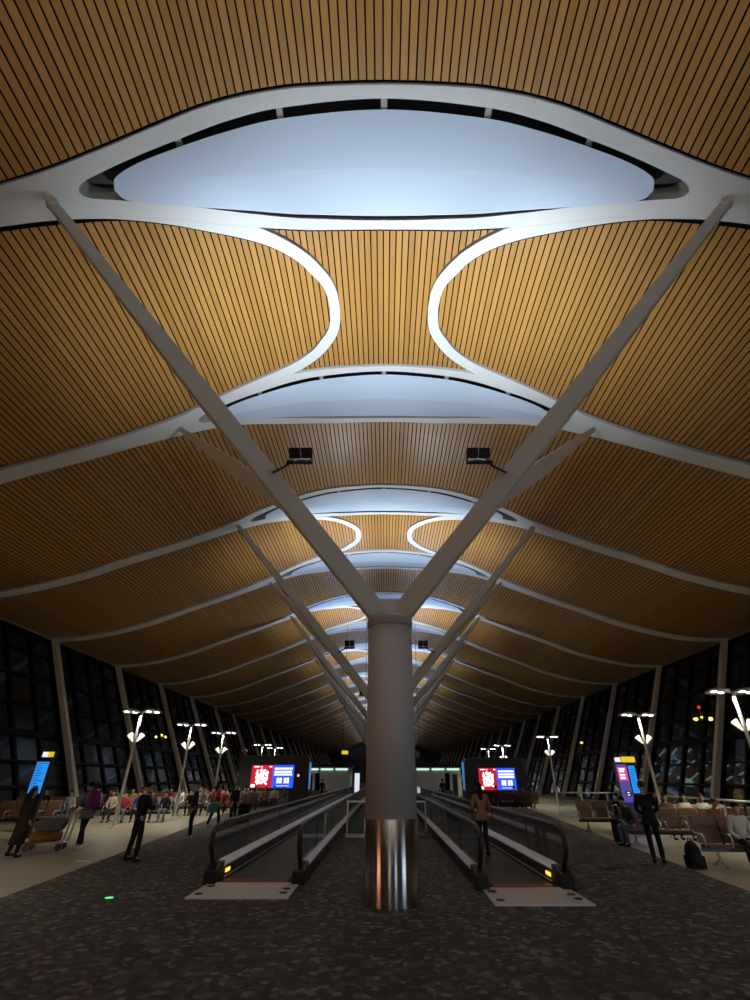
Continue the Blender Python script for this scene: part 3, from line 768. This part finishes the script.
def person(label, loc, rz, top, legs, hair, h=1.7, pose='stand', shoes=(.02,.02,.022), arms=None, stride=0., lean=0., coat=0., hairlong=False, hat=None, extra=None, spread=.09, belly=1.):
    s = h/1.72
    root = None
    seated = pose == 'sit'
    dz = -.375 if seated else 0.
    pel = Vector((0, 0, .93+dz)); waist = Vector((0,-.0,1.07+dz)); chest = Vector((0,.01,1.28+dz)); nb = Vector((0,.0,1.44+dz)); nk = Vector((0,.02,1.51+dz)); hd = Vector((0,.035,1.615+dz))
    R = Matrix.Rotation(-lean, 3, 'X')
    def L(p): return pel + R @ (Vector(p)-pel)
    waist, chest, nb, nk, hd = map(L, (waist, chest, nb, nk, hd))
    sh = {q: L((q*.17,.0,1.40+dz)) for q in (-1,1)}
    if arms is None:
        arms = {q: ((q*.23,-.03,1.12+dz),(q*.22,.06,.88+dz)) for q in (-1,1)} if not seated else {q: ((q*.24,.04,1.10+dz),(q*.10,.26,1.0+dz)) for q in (-1,1)}
    el = {q: L(arms[q][0]) for q in (-1,1)}; wr = {q: L(arms[q][1]) for q in (-1,1)}
    hip = {q: Vector((q*.09,0,.90+dz)) for q in (-1,1)}
    if seated:
        kn = {q: Vector((q*(.1+spread*.3),.43,.535)) for q in (-1,1)}; ak = {q: Vector((q*(.1+spread*.2),.40,.09)) for q in (-1,1)}
    else:
        kn = {q: Vector((q*spread,.02+q*stride*.55,.49)) for q in (-1,1)}; ak = {q: Vector((q*spread,-.03+q*stride*1.0,.085+(.03 if q*stride < 0 else 0))) for q in (-1,1)}
    toe = {q: ak[q]+Vector((q*.02,.16,-.045)) for q in (-1,1)}
    # one continuous body
    nodes = [pel, waist, chest, nb, nk, hd]; rad = [.085,.085,.105,.06,.05,.05]; ed = [(0,1),(1,2),(2,3),(3,4),(4,5)]
    for q in (-1,1):
        i = len(nodes); nodes += [sh[q], el[q], wr[q]]; rad += [.055,.042,.026]; ed += [(2,i),(i,i+1),(i+1,i+2)]
        i = len(nodes); nodes += [hip[q], kn[q], ak[q], toe[q]]; rad += [.06,.05,.04,.03]; ed += [(0,i),(i,i+1),(i+1,i+2),(i+2,i+3)]
    mb = MB(); join_mb(mb, skin_mesh(nodes, ed, rad))
    mb.ball(hd, (.073,.092,.115), 16); mb.ball(hd+Vector((0,.03,-.06)), (.055,.062,.06), 12)
    mb.tube([hd+Vector((0,.088,.02)), hd+Vector((0,.112,-.02)), hd+Vector((0,.092,-.03))], [.008,.016,.010], 8)
    for q in (-1,1):
        mb.ball(hd+Vector((q*.075,.0,-.005)), (.012,.022,.03), 8)
        mb.ball(hd+Vector((q*.03,.082,.012)), (.013,.009,.008), 8, 1)
        hand(mb, wr[q], wr[q]-el[q], .5, q)
    mb.ball(hd+Vector((0,.086,-.062)), (.024,.01,.007), 8, 2)
    mb.v = [tuple(Vector(v)*s) for v in mb.v]
    root = mb.build('person', [M['skin'], M['eye'], M['lip']], None, fix=False)
    root.location = loc; root.rotation_euler = (0,0,rz); tag(root, label, 'person')
    def sub(name, mb_, m, lb=None):
        mb_.v = [tuple(Vector(v)*s) for v in mb_.v]
        o = mb_.build(name, m, root, fix=False)
        if lb: tag(o, lb)
        return o
    # jacket
    nodes = [pel+Vector((0,0,-.03)), waist, chest, nb]; rad = [.15*belly,.14*belly,.15,.08]; ed = [(0,1),(1,2),(2,3)]
    for q in (-1,1):
        i = len(nodes); nodes += [sh[q], el[q], el[q].lerp(wr[q],.93)]; rad += [.078,.058,.042]; ed += [(2,i),(i,i+1),(i+1,i+2)]
    mb = MB(); join_mb(mb, skin_mesh(nodes, ed, rad)); sub('jacket', mb, cloth(top))
    # trousers
    nodes = [pel+Vector((0,0,.1)), pel]; rad = [.128,.128]; ed = [(0,1)]
    for q in (-1,1):
        i = len(nodes); nodes += [hip[q], kn[q], ak[q]+Vector((0,0,.0))]; rad += [.098,.07,.06]; ed += [(1,i),(i,i+1),(i+1,i+2)]
    mb = MB(); join_mb(mb, skin_mesh(nodes, ed, rad)); sub('trousers', mb, cloth(legs))
    for q in (-1,1):
        mb = MB(); a = ak[q]; mb.ball(a+Vector((q*.005,.06,-.045)), (.05,.135,.042), 12); mb.ball(a+Vector((0,-.02,-.01)), (.047,.06,.06), 10)
        sub('shoe', mb, cloth(shoes))
    mb = MB()
    mb.ball(hd+Vector((0,-.012,.046)), (.084,.097,.092), 14)
    if hairlong:
        mb.tube([hd+Vector((0,-.055,.04)), hd+Vector((0,-.085,-.08)), hd+Vector((0,-.095,-.22)), hd+Vector((0,-.085,-.33))], [.07,.085,.075,.04], 10)
    sub('hair', mb, cloth(hair))
    if coat:
        mb = MB(); zb = pel.z-coat
        mb.lathe([(.14,waist.z),(.175,pel.z-.05),(.20,pel.z-coat*.5),(.23,zb),(.215,zb)], n=20, sy=.85); sub('coat_skirt', mb, cloth(top))
    if hat:
        mb = MB(); mb.ball(hd+Vector((0,-.01,.06)), (.09,.1,.08), 14); mb.box(hd+Vector((0,.11,.05)), (.13,.09,.015)); sub('cap', mb, cloth(hat))
    if extra: extra(root, s, dict(chest=chest, pel=pel, wr=wr, sh=sh, hd=hd, nb=nb))
    return root
BLK = (.012,.012,.014); DK = (.02,.02,.024); NAVY = (.02,.028,.055); HAIR = (.010,.008,.008); BRN = (.035,.02,.014)
WHT = (.6,.6,.58); GREY = (.14,.14,.15); JEAN = (.13,.17,.26)

def backpack_part(col):
    def f(root, s, J):
        mb = MB(); c = J['chest']+Vector((0,-.22,-.02))
        mb.ball(c, (.17,.13,.24), 14); mb.ball(c+Vector((0,-.09,-.08)), (.12,.06,.12), 12)
        for q in (-1,1): mb.tube([c+Vector((q*.1,.04,.2)), J['nb']+Vector((q*.11,.02,.06)), J['chest']+Vector((q*.12,.14,-.02)), c+Vector((q*.12,.08,-.2))], .02, 6)
        mb.v = [tuple(Vector(v)*s) for v in mb.v]
        tag(mb.build('backpack', cloth(col), root, fix=False), 'purple backpack')
    return f
# standing figures
person('person in a long dark brown coat standing in front of the left information totem', (-9.95,15.5,0), -.5, (.028,.018,.014), BLK, HAIR, 1.6, coat=.62, stride=.06, hairlong=True)
p2 = person('person in grey jacket with purple backpack and white shoes, leaning on a trolley', (-9.05,17.0,0), 1.3, GREY, BLK, HAIR, 1.72, shoes=WHT, stride=.16, lean=.18, coat=.16,
       arms={-1:((-.24,.14,1.15),(-.2,.38,1.02)), 1:((.24,.14,1.15),(.2,.38,1.02))}, extra=backpack_part((.16,.02,.15)))
person('person all in black standing on the carpet edge at left, looking away', (-6.42,14.75,0), -.6, BLK, BLK, HAIR, 1.72, stride=.07, arms={-1:((-.24,.08,1.14),(-.10,.30,1.16)), 1:((.24,.08,1.14),(.10,.30,1.18))})
person('person in dark clothes with white shoes standing near the left walkway', (-6.82,19.9,0), 2.0, (.03,.03,.034), BLK, (.06,.035,.02), 1.7, shoes=WHT, spread=.11)
def teal_bag(root, s, J): pass
pk = person('woman in pink-red jacket striding behind the left walkway', (-7.25,23.9,0), -.9, (.42,.06,.085), BLK, HAIR, 1.68, shoes=WHT, stride=.22, hairlong=True)
person('person in black holding the handle of a large black suitcase, beside the pink-jacketed woman', (-6.75,24.9,0), -2.2, BLK, BLK, (.10,.03,.015), 1.6, spread=.1)
person('woman in tan top and dark trousers riding the right moving walkway', (2.72,15.6,.035), .1, (.30,.16,.09), (.02,.018,.02), HAIR, 1.66, hairlong=True, coat=.12, arms={-1:((-.26,.02,1.14),(-.16,.2,1.06)), 1:((.27,.0,1.14),(.24,.18,1.02))})
person('man in black suit standing before the right benches with his back to the camera', (6.86,14.5,0), -.35, BLK, BLK, BRN, 1.74, arms={-1:((-.25,.02,1.12),(-.12,.22,1.0)), 1:((.27,.02,1.14),(.12,.22,1.02))}, spread=.1, coat=.14)
person('dark figure walking beyond the right moving walkway, in front of the far shop', (4.75,44.0,0), 0., BLK, BLK, HAIR, 1.72, stride=.12)
person('small dark figure standing by the shop beyond the left walkway', (-5.3,46.5,0), 0., BLK, BLK, HAIR, 1.7)
# seated figures
def sit_on(b, n, i, label, top, legs, hair, rz_off=0., **kw):
    p = seat_pos(b, n, i); rz = b.rotation_euler.z + PI + rz_off
    return person(label, (p.x, p.y, 0), rz, top, legs, hair, kw.pop('h', 1.7), pose='sit', **kw)
sit_on(bR1, 3, 2, 'man in black jacket hunched forward on the far three-seat bench', BLK, DK, HAIR, lean=.35)
sit_on(bR2, 5, 0, 'person in light blue jeans seated at the end of the bench behind the suited man', (.05,.06,.08), JEAN, HAIR, rz_off=-1.2, lean=.3, spread=.12)
sit_on(bR6, 4, 0, 'person in brown jacket seated behind the suited man, left of the cream-coated woman', (.12,.06,.04), BLK, HAIR)
sit_on(bR6, 4, 1, 'woman in cream coat seated facing the camera behind the brown bench', (.58,.50,.33), BLK, HAIR, hairlong=True)
sit_on(bR6, 4, 2, 'person in pale green and white jacket seated right of the cream-coated woman', (.42,.50,.36), NAVY, (.06,.03,.02))
sit_on(bR2, 5, 4, 'person in brown jacket and dark cap leaning over on the right bench', (.26,.16,.11), BLK, BRN, lean=.4, hat=(.05,.06,.09))
sit_on(bR3, 4, 1, 'black-haired person with a white sleeve at the right edge of the nearest bench', (.5,.5,.48), BLK, HAIR, lean=.25)
for i in range(5):
    if i == 3: continue
    sit_on(bR5, 5, i, ['person in charcoal coat, leftmost under the right display board','person in dark navy, second from left under the right display board','person in dull red top seated under the right display board','','person in black, rightmost seat under the right display board'][i],
           [DK, NAVY, (.12,.02,.025), DK, BLK][i], BLK, HAIR, lean=.15)
tops = [((.40,.36,.26),'cream'),(BLK,'black'),((.30,.04,.05),'red'),((.03,.04,.16),'blue'),((.45,.45,.44),'white'),(GREY,'grey'),((.36,.28,.06),'mustard'),((.10,.05,.03),'brown'),((.04,.10,.08),'dark green'),(NAVY,'navy')]
where = ['on the bench nearest the left glass wall corner','on the bench behind the first left lamp post','on the long bench behind the white-shoed man','on the bench at the second left lamp post','on the dark bench behind the pink-jacketed woman','on the bench at the third left lamp post','on the bench under the left display board','on the second bench along the left glass wall']
plan = [[4,6],[0,2,3,9,1],[4,1,5,7,2,8],[0,3,4,6,1],[1,5,3,0,9,7],[3,9,2,4],[1,9,5,7,0,8],[6,1,4]]
skip = [[1,2,4],[],[],[],[],[2],[],[0,3]]
for bi, (b, n) in enumerate(bL):
    free = [i for i in range(n) if i not in skip[bi]]
    for j, ti in zip(free, plan[bi]):
        col, cn = tops[ti]
        sit_on(b, n, j, 'seated traveller in %s jacket %s' % (cn, where[bi]), col, [BLK, NAVY, JEAN][(j+bi) % 3], [HAIR, BRN, HAIR][(j*2+bi) % 3], lean=random.uniform(.02,.3), h=random.uniform(1.58,1.76), hairlong=(j % 3 == 0))

# ------------------------------------------------------------------ luggage
def suitcase(name, label, loc, rz, d, m, handle=True):
    t = thing(name, loc, label, 'luggage', rz)
    mb = MB(); mb.box((0,0,d[2]/2+.05), d)
    for i in range(4): mb.box((-d[0]*.35+i*d[0]*.233, -d[1]/2-.006, d[2]/2+.05), (.025,.014,d[2]*.86))
    bevel(mb.build('shell', m, t), .03, 3)
    for sx in (-1,1):
        for sy in (-1,1):
            mb = MB(); mb.tube([(sx*d[0]*.38-.012,sy*d[1]*.3,.03),(sx*d[0]*.38+.012,sy*d[1]*.3,.03)], .03, 10); mb.build('wheel', M['rubber'], t)
    if handle:
        mb = MB(); mb.tube([(-.1,0,d[2]+.05),(-.1,0,d[2]+.42),(-.08,0,d[2]+.44),(.08,0,d[2]+.44),(.1,0,d[2]+.42),(.1,0,d[2]+.05)], .012, 6); mb.build('handle', M['alu'], t)
    return t
suitcase('suitcase', 'large black upright suitcase beside the person near the left walkway', (-6.35,25.2,0), .3, (.5,.3,.75), cloth((.014,.014,.016)))
suitcase('suitcase', 'black upright case on the floor before the man hunched on the far right bench', (7.75,18.6,0), .2, (.38,.28,.6), cloth((.012,.012,.013)))
tr = thing('luggage_trolley', (-9.95,16.85,0), 'metal luggage trolley pushed by the person with purple backpack', 'trolley', .25)
mb = MB(); mb.tube([(-.5,-.25,.2),(.5,-.25,.2),(.5,.25,.2),(-.5,.25,.2),(-.5,-.25,.2)], .02, 8)
for q in (-.15,0,.15): mb.tube([(-.5,q,.2),(.5,q,.2)], .014, 6)
mb.build('deck_frame', M['alu'], tr)
mb = MB(); mb.tube([(.5,-.25,.2),(.58,-.25,.95),(.66,-.25,1.02),(.66,.25,1.02),(.58,.25,.95),(.5,.25,.2)], .02, 8); mb.build('push_handle', M['alu'], tr)
for (a, b) in ((-.42,-.22),(-.42,.22),(.42,-.24),(.42,.24)):
    mb = MB(); mb.tube([(a,b-.025,.09),(a,b+.025,.09)], .09, 14); mb.tube([(a,b,.09),(a,b,.2)], .018, 6); mb.build('wheel', M['rubber'], tr)
t = thing('travel_bag', (-10.0,16.85,.22), 'mustard-brown soft bag lying on the luggage trolley deck', 'luggage', .25)
mb = MB(); mb.box((0,0,.13), (.8,.4,.24)); bevel(mb.build('shell', cloth((.30,.15,.03)), t), .08, 4)
mb = MB(); mb.tube([(-.15,-.21,.16),(-.12,-.25,.2),(.12,-.25,.2),(.15,-.21,.16)], .012, 6); mb.build('handle', M['rubber'], t)
t = thing('travel_bag', (-9.95,16.85,.475), 'grey soft bag stacked on top of the mustard trolley bag', 'luggage', .25)
mb = MB(); mb.prism([(-.42,.12),(-.3,0),(.32,0),(.42,.2),(.36,.34),(-.2,.32),(-.4,.24)], 'y', -.2, .2); bevel(mb.build('shell', cloth((.13,.13,.14)), t), .05, 3)
mb = MB(); mb.tube([(-.1,-.1,.32),(-.05,-.1,.37),(.1,-.1,.37),(.15,-.1,.32)], .012, 6); mb.build('handle', M['rubber'], t)
t = thing('backpack', (7.35,13.75,0), 'black backpack standing on the floor at the end of the nearest right bench', 'backpack', .2)
mb = MB(); mb.ball((0,0,.27), (.2,.15,.27), 16); mb.box((0,0,.13), (.36,.26,.24)); mb.build('bag_body', cloth(BLK), t, fix=False)
mb = MB(); mb.ball((0,-.14,.18), (.14,.06,.13), 12); mb.build('front_pocket', cloth((.02,.02,.022)), t, fix=False)
mb = MB(); mb.tube([(-.05,0,.52),(-.04,0,.58),(.04,0,.58),(.05,0,.52)], .012, 6); mb.build('carry_loop', M['rubber'], t)
t = thing('shoulder_bag', (-7.28,23.62,.55), 'teal shoulder bag hanging at the hip of the woman in pink', 'bag', .4)
mb = MB(); mb.prism([(-.17,0),(.17,0),(.2,.36),(-.14,.36)], 'y', -.05, .05); bevel(mb.build('bag_body', cloth((.05,.24,.22)), t), .03)
mb = MB(); mb.tube([(-.12,0,.36),(-.04,.06,.8),(.06,.06,.8),(.17,0,.36)], .01, 6); mb.build('strap', cloth((.2,.25,.25)), t)

# ------------------------------------------------------------------ glass balustrades on the right
def balustrade(label, a, b, n):
    A, B = Vector((*a, 0)), Vector((*b, 0)); d = B-A; ln = d.length; an = math.atan2(d.y, d.x)
    root = thing('glass_balustrade', A, label, 'balustrade', an)
    mb = MB(); mb.tube([(0,0,1.08),(ln,0,1.08)], .035, 10); mb.build('top_rail', M['alu'], root)
    mb = MB(); mb.box((ln/2,0,.07), (ln,.1,.14)); mb.build('base_channel', M['alu'], root)
    for i in range(n+1):
        mb = MB(); mb.box((ln*i/n, 0, .56), (.05,.05,1.04)); mb.build('baluster', M['alu'], root)
        if i < n:
            mb = MB(); mb.box((ln*(i+.5)/n, 0, .58), (ln/n-.1,.012,.84)); mb.build('glass_panel', M['clear'], root)
    return root
balustrade('glass balustrade with steel rail running along the right wall behind the benches', (13.3,14.2), (13.3,27.0), 7)
balustrade('glass balustrade across the hall behind the three-seat right bench', (9.9,31.5), (15.5,31.0), 4)
balustrade('glass balustrade with steel rail at the far left edge', (-15.6,19.0), (-13.6,19.2), 2)

# ------------------------------------------------------------------ far shops, signs
def shop(label, x0, x1, y, zt, face):
    root = thing('shop_kiosk', ((x0+x1)/2, y, 0), label, 'shop'); w = (x1-x0)
    mb = MB(); mb.box((0,3,zt/2), (w,6,zt)); mb.build('wall', M['wallwhite'], root)
    mb = MB(); mb.box((0,2.9,zt+.16), (w+.5,6.4,.32)); mb.build('fascia', M['black'], root)
    for i in range(3):
        mb = MB(); mb.box((-w*.33+i*w*.33, -.05, zt-.16), (w*.27,.1,.14)); mb.build('strip_light', M['greenish'], root)
    mb = MB(); mb.box((face*w*.12,-.03,1.35), (w*.3,.06,1.6)); mb.build('poster', M['wallwhite'], root)
    for q, hh in ((-.36,2.0),(-.2,2.1)):
        mb = MB(); mb.box((face*q*w*-1,-.03,hh/2+.1), (w*.1,.06,hh)); d_ = mb.build('door', M['door'], root)
        mb = MB(); mb.box((face*q*w*-1+w*.03,-.08,1.1), (.04,.06,.3)); mb.build('door_handle', M['chrome'], d_)
    mb = MB(); mb.box((face*w*.12,-.25,.3), (w*.34,.4,.6)); mb.build('counter', cloth((.10,.07,.05)), root)
    return root
shop('white shop block with pale green strip lights, beyond the left walkway', -8.9, -3.9, 60, 2.75, -1)
shop('white shop block with pale green strip lights, beyond the right walkway', 3.5, 8.6, 60, 2.75, 1)
def hanging_sign(label, x, y, z, w, items):
    root = thing('hanging_sign', (x, y, z), label, 'sign')
    mb = MB(); mb.box((0,0,0), (w,.2,.62)); bevel(mb.build('sign_box', M['navysign'], root), .02)
    for (a, b, c, d, m) in items:
        mb = MB(); mb.box(((a+c)/2, -.11, (b+d)/2), (c-a,.02,d-b)); mb.build('sign_panel', M[m], root)
    for q in (-1,1):
        mb = MB(); mb.tube([(q*w*.4,0,.3),(q*w*.4,0,Zr(x+q*w*.4)-z)], .02, 6); mb.build('hanger_rod', M['black'], root)
hanging_sign('navy hanging sign with small yellow symbol, left of the column', -2.9, 50, 3.85, 2.6, [(-1.1,-.15,-.5,.15,'yellow')])
hanging_sign('navy hanging sign with two yellow panels, right of the column', 2.7, 50, 3.7, 1.6, [(-.7,.06,.0,.26,'yellow'),(-.7,-.24,.0,-.06,'yellow'),(.1,-.2,.6,.2,'orange')])
def poster_totem(label, x, y, w, h, m):
    root = thing('backlit_totem', (x, y, 0), label, 'advertising totem')
    mb = MB(); mb.box((0,0,h/2+.1), (w+.16,.3,h+.2)); bevel(mb.build('frame', M['gunmetal'], root), .03)
    mb = MB(); mb.box((0,-.16,h/2+.15), (w,.03,h-.2)); mb.build('backlit_panel', M[m], root)
    return root
poster_totem('white backlit totem far off between left shop and column', -3.3, 66.5, .6, 2.2, 'poster')
poster_totem('white backlit totem far off between column and right shop', 3.1, 64, .6, 2.4, 'poster')
# unseen glowing panels, added to put light streaks into the steel sleeve
def add_sleeve_glow(label, x, y, w, h, m):
    root = thing('sleeve_glow_panel', (x, y, 0), label, 'added light panel', math.atan2(CY0-y, CX0-x)+PI/2)
    mb = MB(); mb.box((0,0,h/2+.1), (w+.16,.3,h+.2)); mb.build('frame', M['gunmetal'], root)
    mb = MB(); mb.box((0,-.16,h/2+.15), (w,.03,h-.2)); mb.build('backlit_panel', M[m], root)
add_sleeve_glow('added peach glow panel beside the camera, mirrored in the steel sleeve', -12, .8, 3.6, 2.8, 'peach')
add_sleeve_glow('added cream glow panel behind the camera, mirrored in the steel sleeve', -2.2, -9, 2.2, 2.6, 'creamlight')
add_sleeve_glow('added pale blue glow panel behind the camera, mirrored in the steel sleeve', 6.0, -9, 2.6, 2.8, 'icelight')
add_sleeve_glow('added ice-white glow panel beside the camera, mirrored in the steel sleeve', 12, .2, 3.6, 2.8, 'icelight')

# ------------------------------------------------------------------ small floor marks
t = tag(MB(), None) if False else None
mb = MB(); mb.lathe([(.07,0),(.07,.008),(.05,.012)], n=16); o = mb.build('floor_light', M['green']); o.location = (-4.9,10.71,0); tag(o, 'tiny green light set in the dark carpet at left', 'floor light')
mb = MB(); mb.lathe([(.2,0),(.2,.006),(.18,.01)], n=24); o = mb.build('floor_cover', M['black']); o.location = (5.2,13.75,0); tag(o, 'round dark floor cover on the carpet right of the right walkway', 'floor cover')
mb = MB(); mb.box((0,0,.004), (.34,.12,.008)); o = mb.build('pale_floor_mark', M['signwhite'] if False else M['plate']); o.location = (-7.7,14.9,0); tag(o, 'small pale flat mark on the tile near the person in black', 'floor plate')  # thin pale rectangle lying on the tile

# ------------------------------------------------------------------ outside at night
mb = MB(); mb.quad((-300,-60,-.6),(300,-60,-.6),(300,400,-.6),(-300,400,-.6)); struct(mb.build('ground', M['ground']), 'dark night apron outside the glass walls', 'ground')
root = thing('terminal_building', (54, 102, -.6), 'arched terminal building with lit trusses outside the right glass wall', 'building', -PI/2)
mb = MB(); n = 14
prof = [(x, 8.8*math.sin(PI*(x+30)/60)**.6 if abs(x) < 30 else 0) for x in [-30+60*i/20 for i in range(21)]]
for i in range(20):
    (a, za), (b, zb) = prof[i], prof[i+1]
    mb.quad((a,0,za),(b,0,zb),(b,26,zb),(a,26,za))
mb.build('vault', M['ext'], root)
mb = MB(); mb.prism([(a, z) for a, z in prof], 'y', 1.5, 1.7); mb.build('gable_wall', M['ext'], root)
for k in range(12):
    mb = MB(); x = -25+k*4.5; z = 8.8*math.sin(PI*(x+30)/60)**.6
    for j in range(3): mb.tube([(x-1.5,1.2,z*(.25+.22*j)),(x+1.2,1.2,z*(.36+.22*j))], .1, 5)
    mb.build('lit_truss', M['tline'], root)
for k in range(6):
    mb = MB(); mb.box((-22+k*8.5, 1.2, 1.6), (3.2,.2,1.2)); mb.build('lit_window', M['tline'] if k % 2 else M['tred'], root)
def mast(label, x, y, h, beacon):
    root = thing('apron_mast', (x, y, -.6), label, 'light mast')
    mb = MB(); mb.tube([(0,0,0),(0,0,h)], [.25,.12], 10); mb.build('mast_pole', M['lampcap'], root)
    mb = MB(); mb.tube([(-1.2,0,h),(1.2,0,h)], .08, 6); mb.build('crossarm', M['lampcap'], root)
    for q in (-1,0,1):
        mb = MB(); mb.ball((q*1.0,-.1,h+.25-.3*abs(q)), (.34,.2,.25), 10); mb.build('lamp_head', M['sodium'], root)
    if beacon:
        mb = MB(); mb.tube([(0,0,h),(0,0,h+1.2)], .06, 6); mb.build('beacon_rod', M['lampcap'], root)
        mb = MB(); mb.ball((0,0,h+1.4), .2, 10); mb.build('beacon', M['beacon'], root)
mast('apron mast with yellow lamps and red beacon outside the right glass wall', 42.9, 68.5, 9.2, True)
mast('apron mast with orange lamp seen between far right facade posts', 46, 124, 9.5, False)
mast('apron mast with orange lamp outside the left glass wall', -46, 107, 9.6, False)
mast('apron mast with dim orange lamp farther off outside the left glass wall', -44, 166, 9.6, False)

# ------------------------------------------------------------------ world, camera
w = bpy.data.worlds.new('night'); SC.world = w; w.use_nodes = True
w.node_tree.nodes['Background'].inputs['Color'].default_value = (.25, .32, .5, 1); w.node_tree.nodes['Background'].inputs['Strength'].default_value = .004
f = 462.
cam = bpy.data.cameras.new('camera'); co = bpy.data.objects.new('camera', cam); COL.objects.link(co); SC.camera = co
cam.sensor_fit = 'AUTO'; cam.sensor_width = 36; cam.lens = 36*f/1000; cam.shift_x = -9/1000
co.location = (0, 0, 1.85); co.rotation_euler = (PI/2 + math.atan(277/f), 0, 0)
cam.clip_end = 1000; cam.clip_start = .05
SC.view_settings.view_transform = 'Standard'; SC.view_settings.look = 'None'; SC.view_settings.gamma = 1; SC.view_settings.exposure = .22
SC.view_settings.use_curve_mapping = False
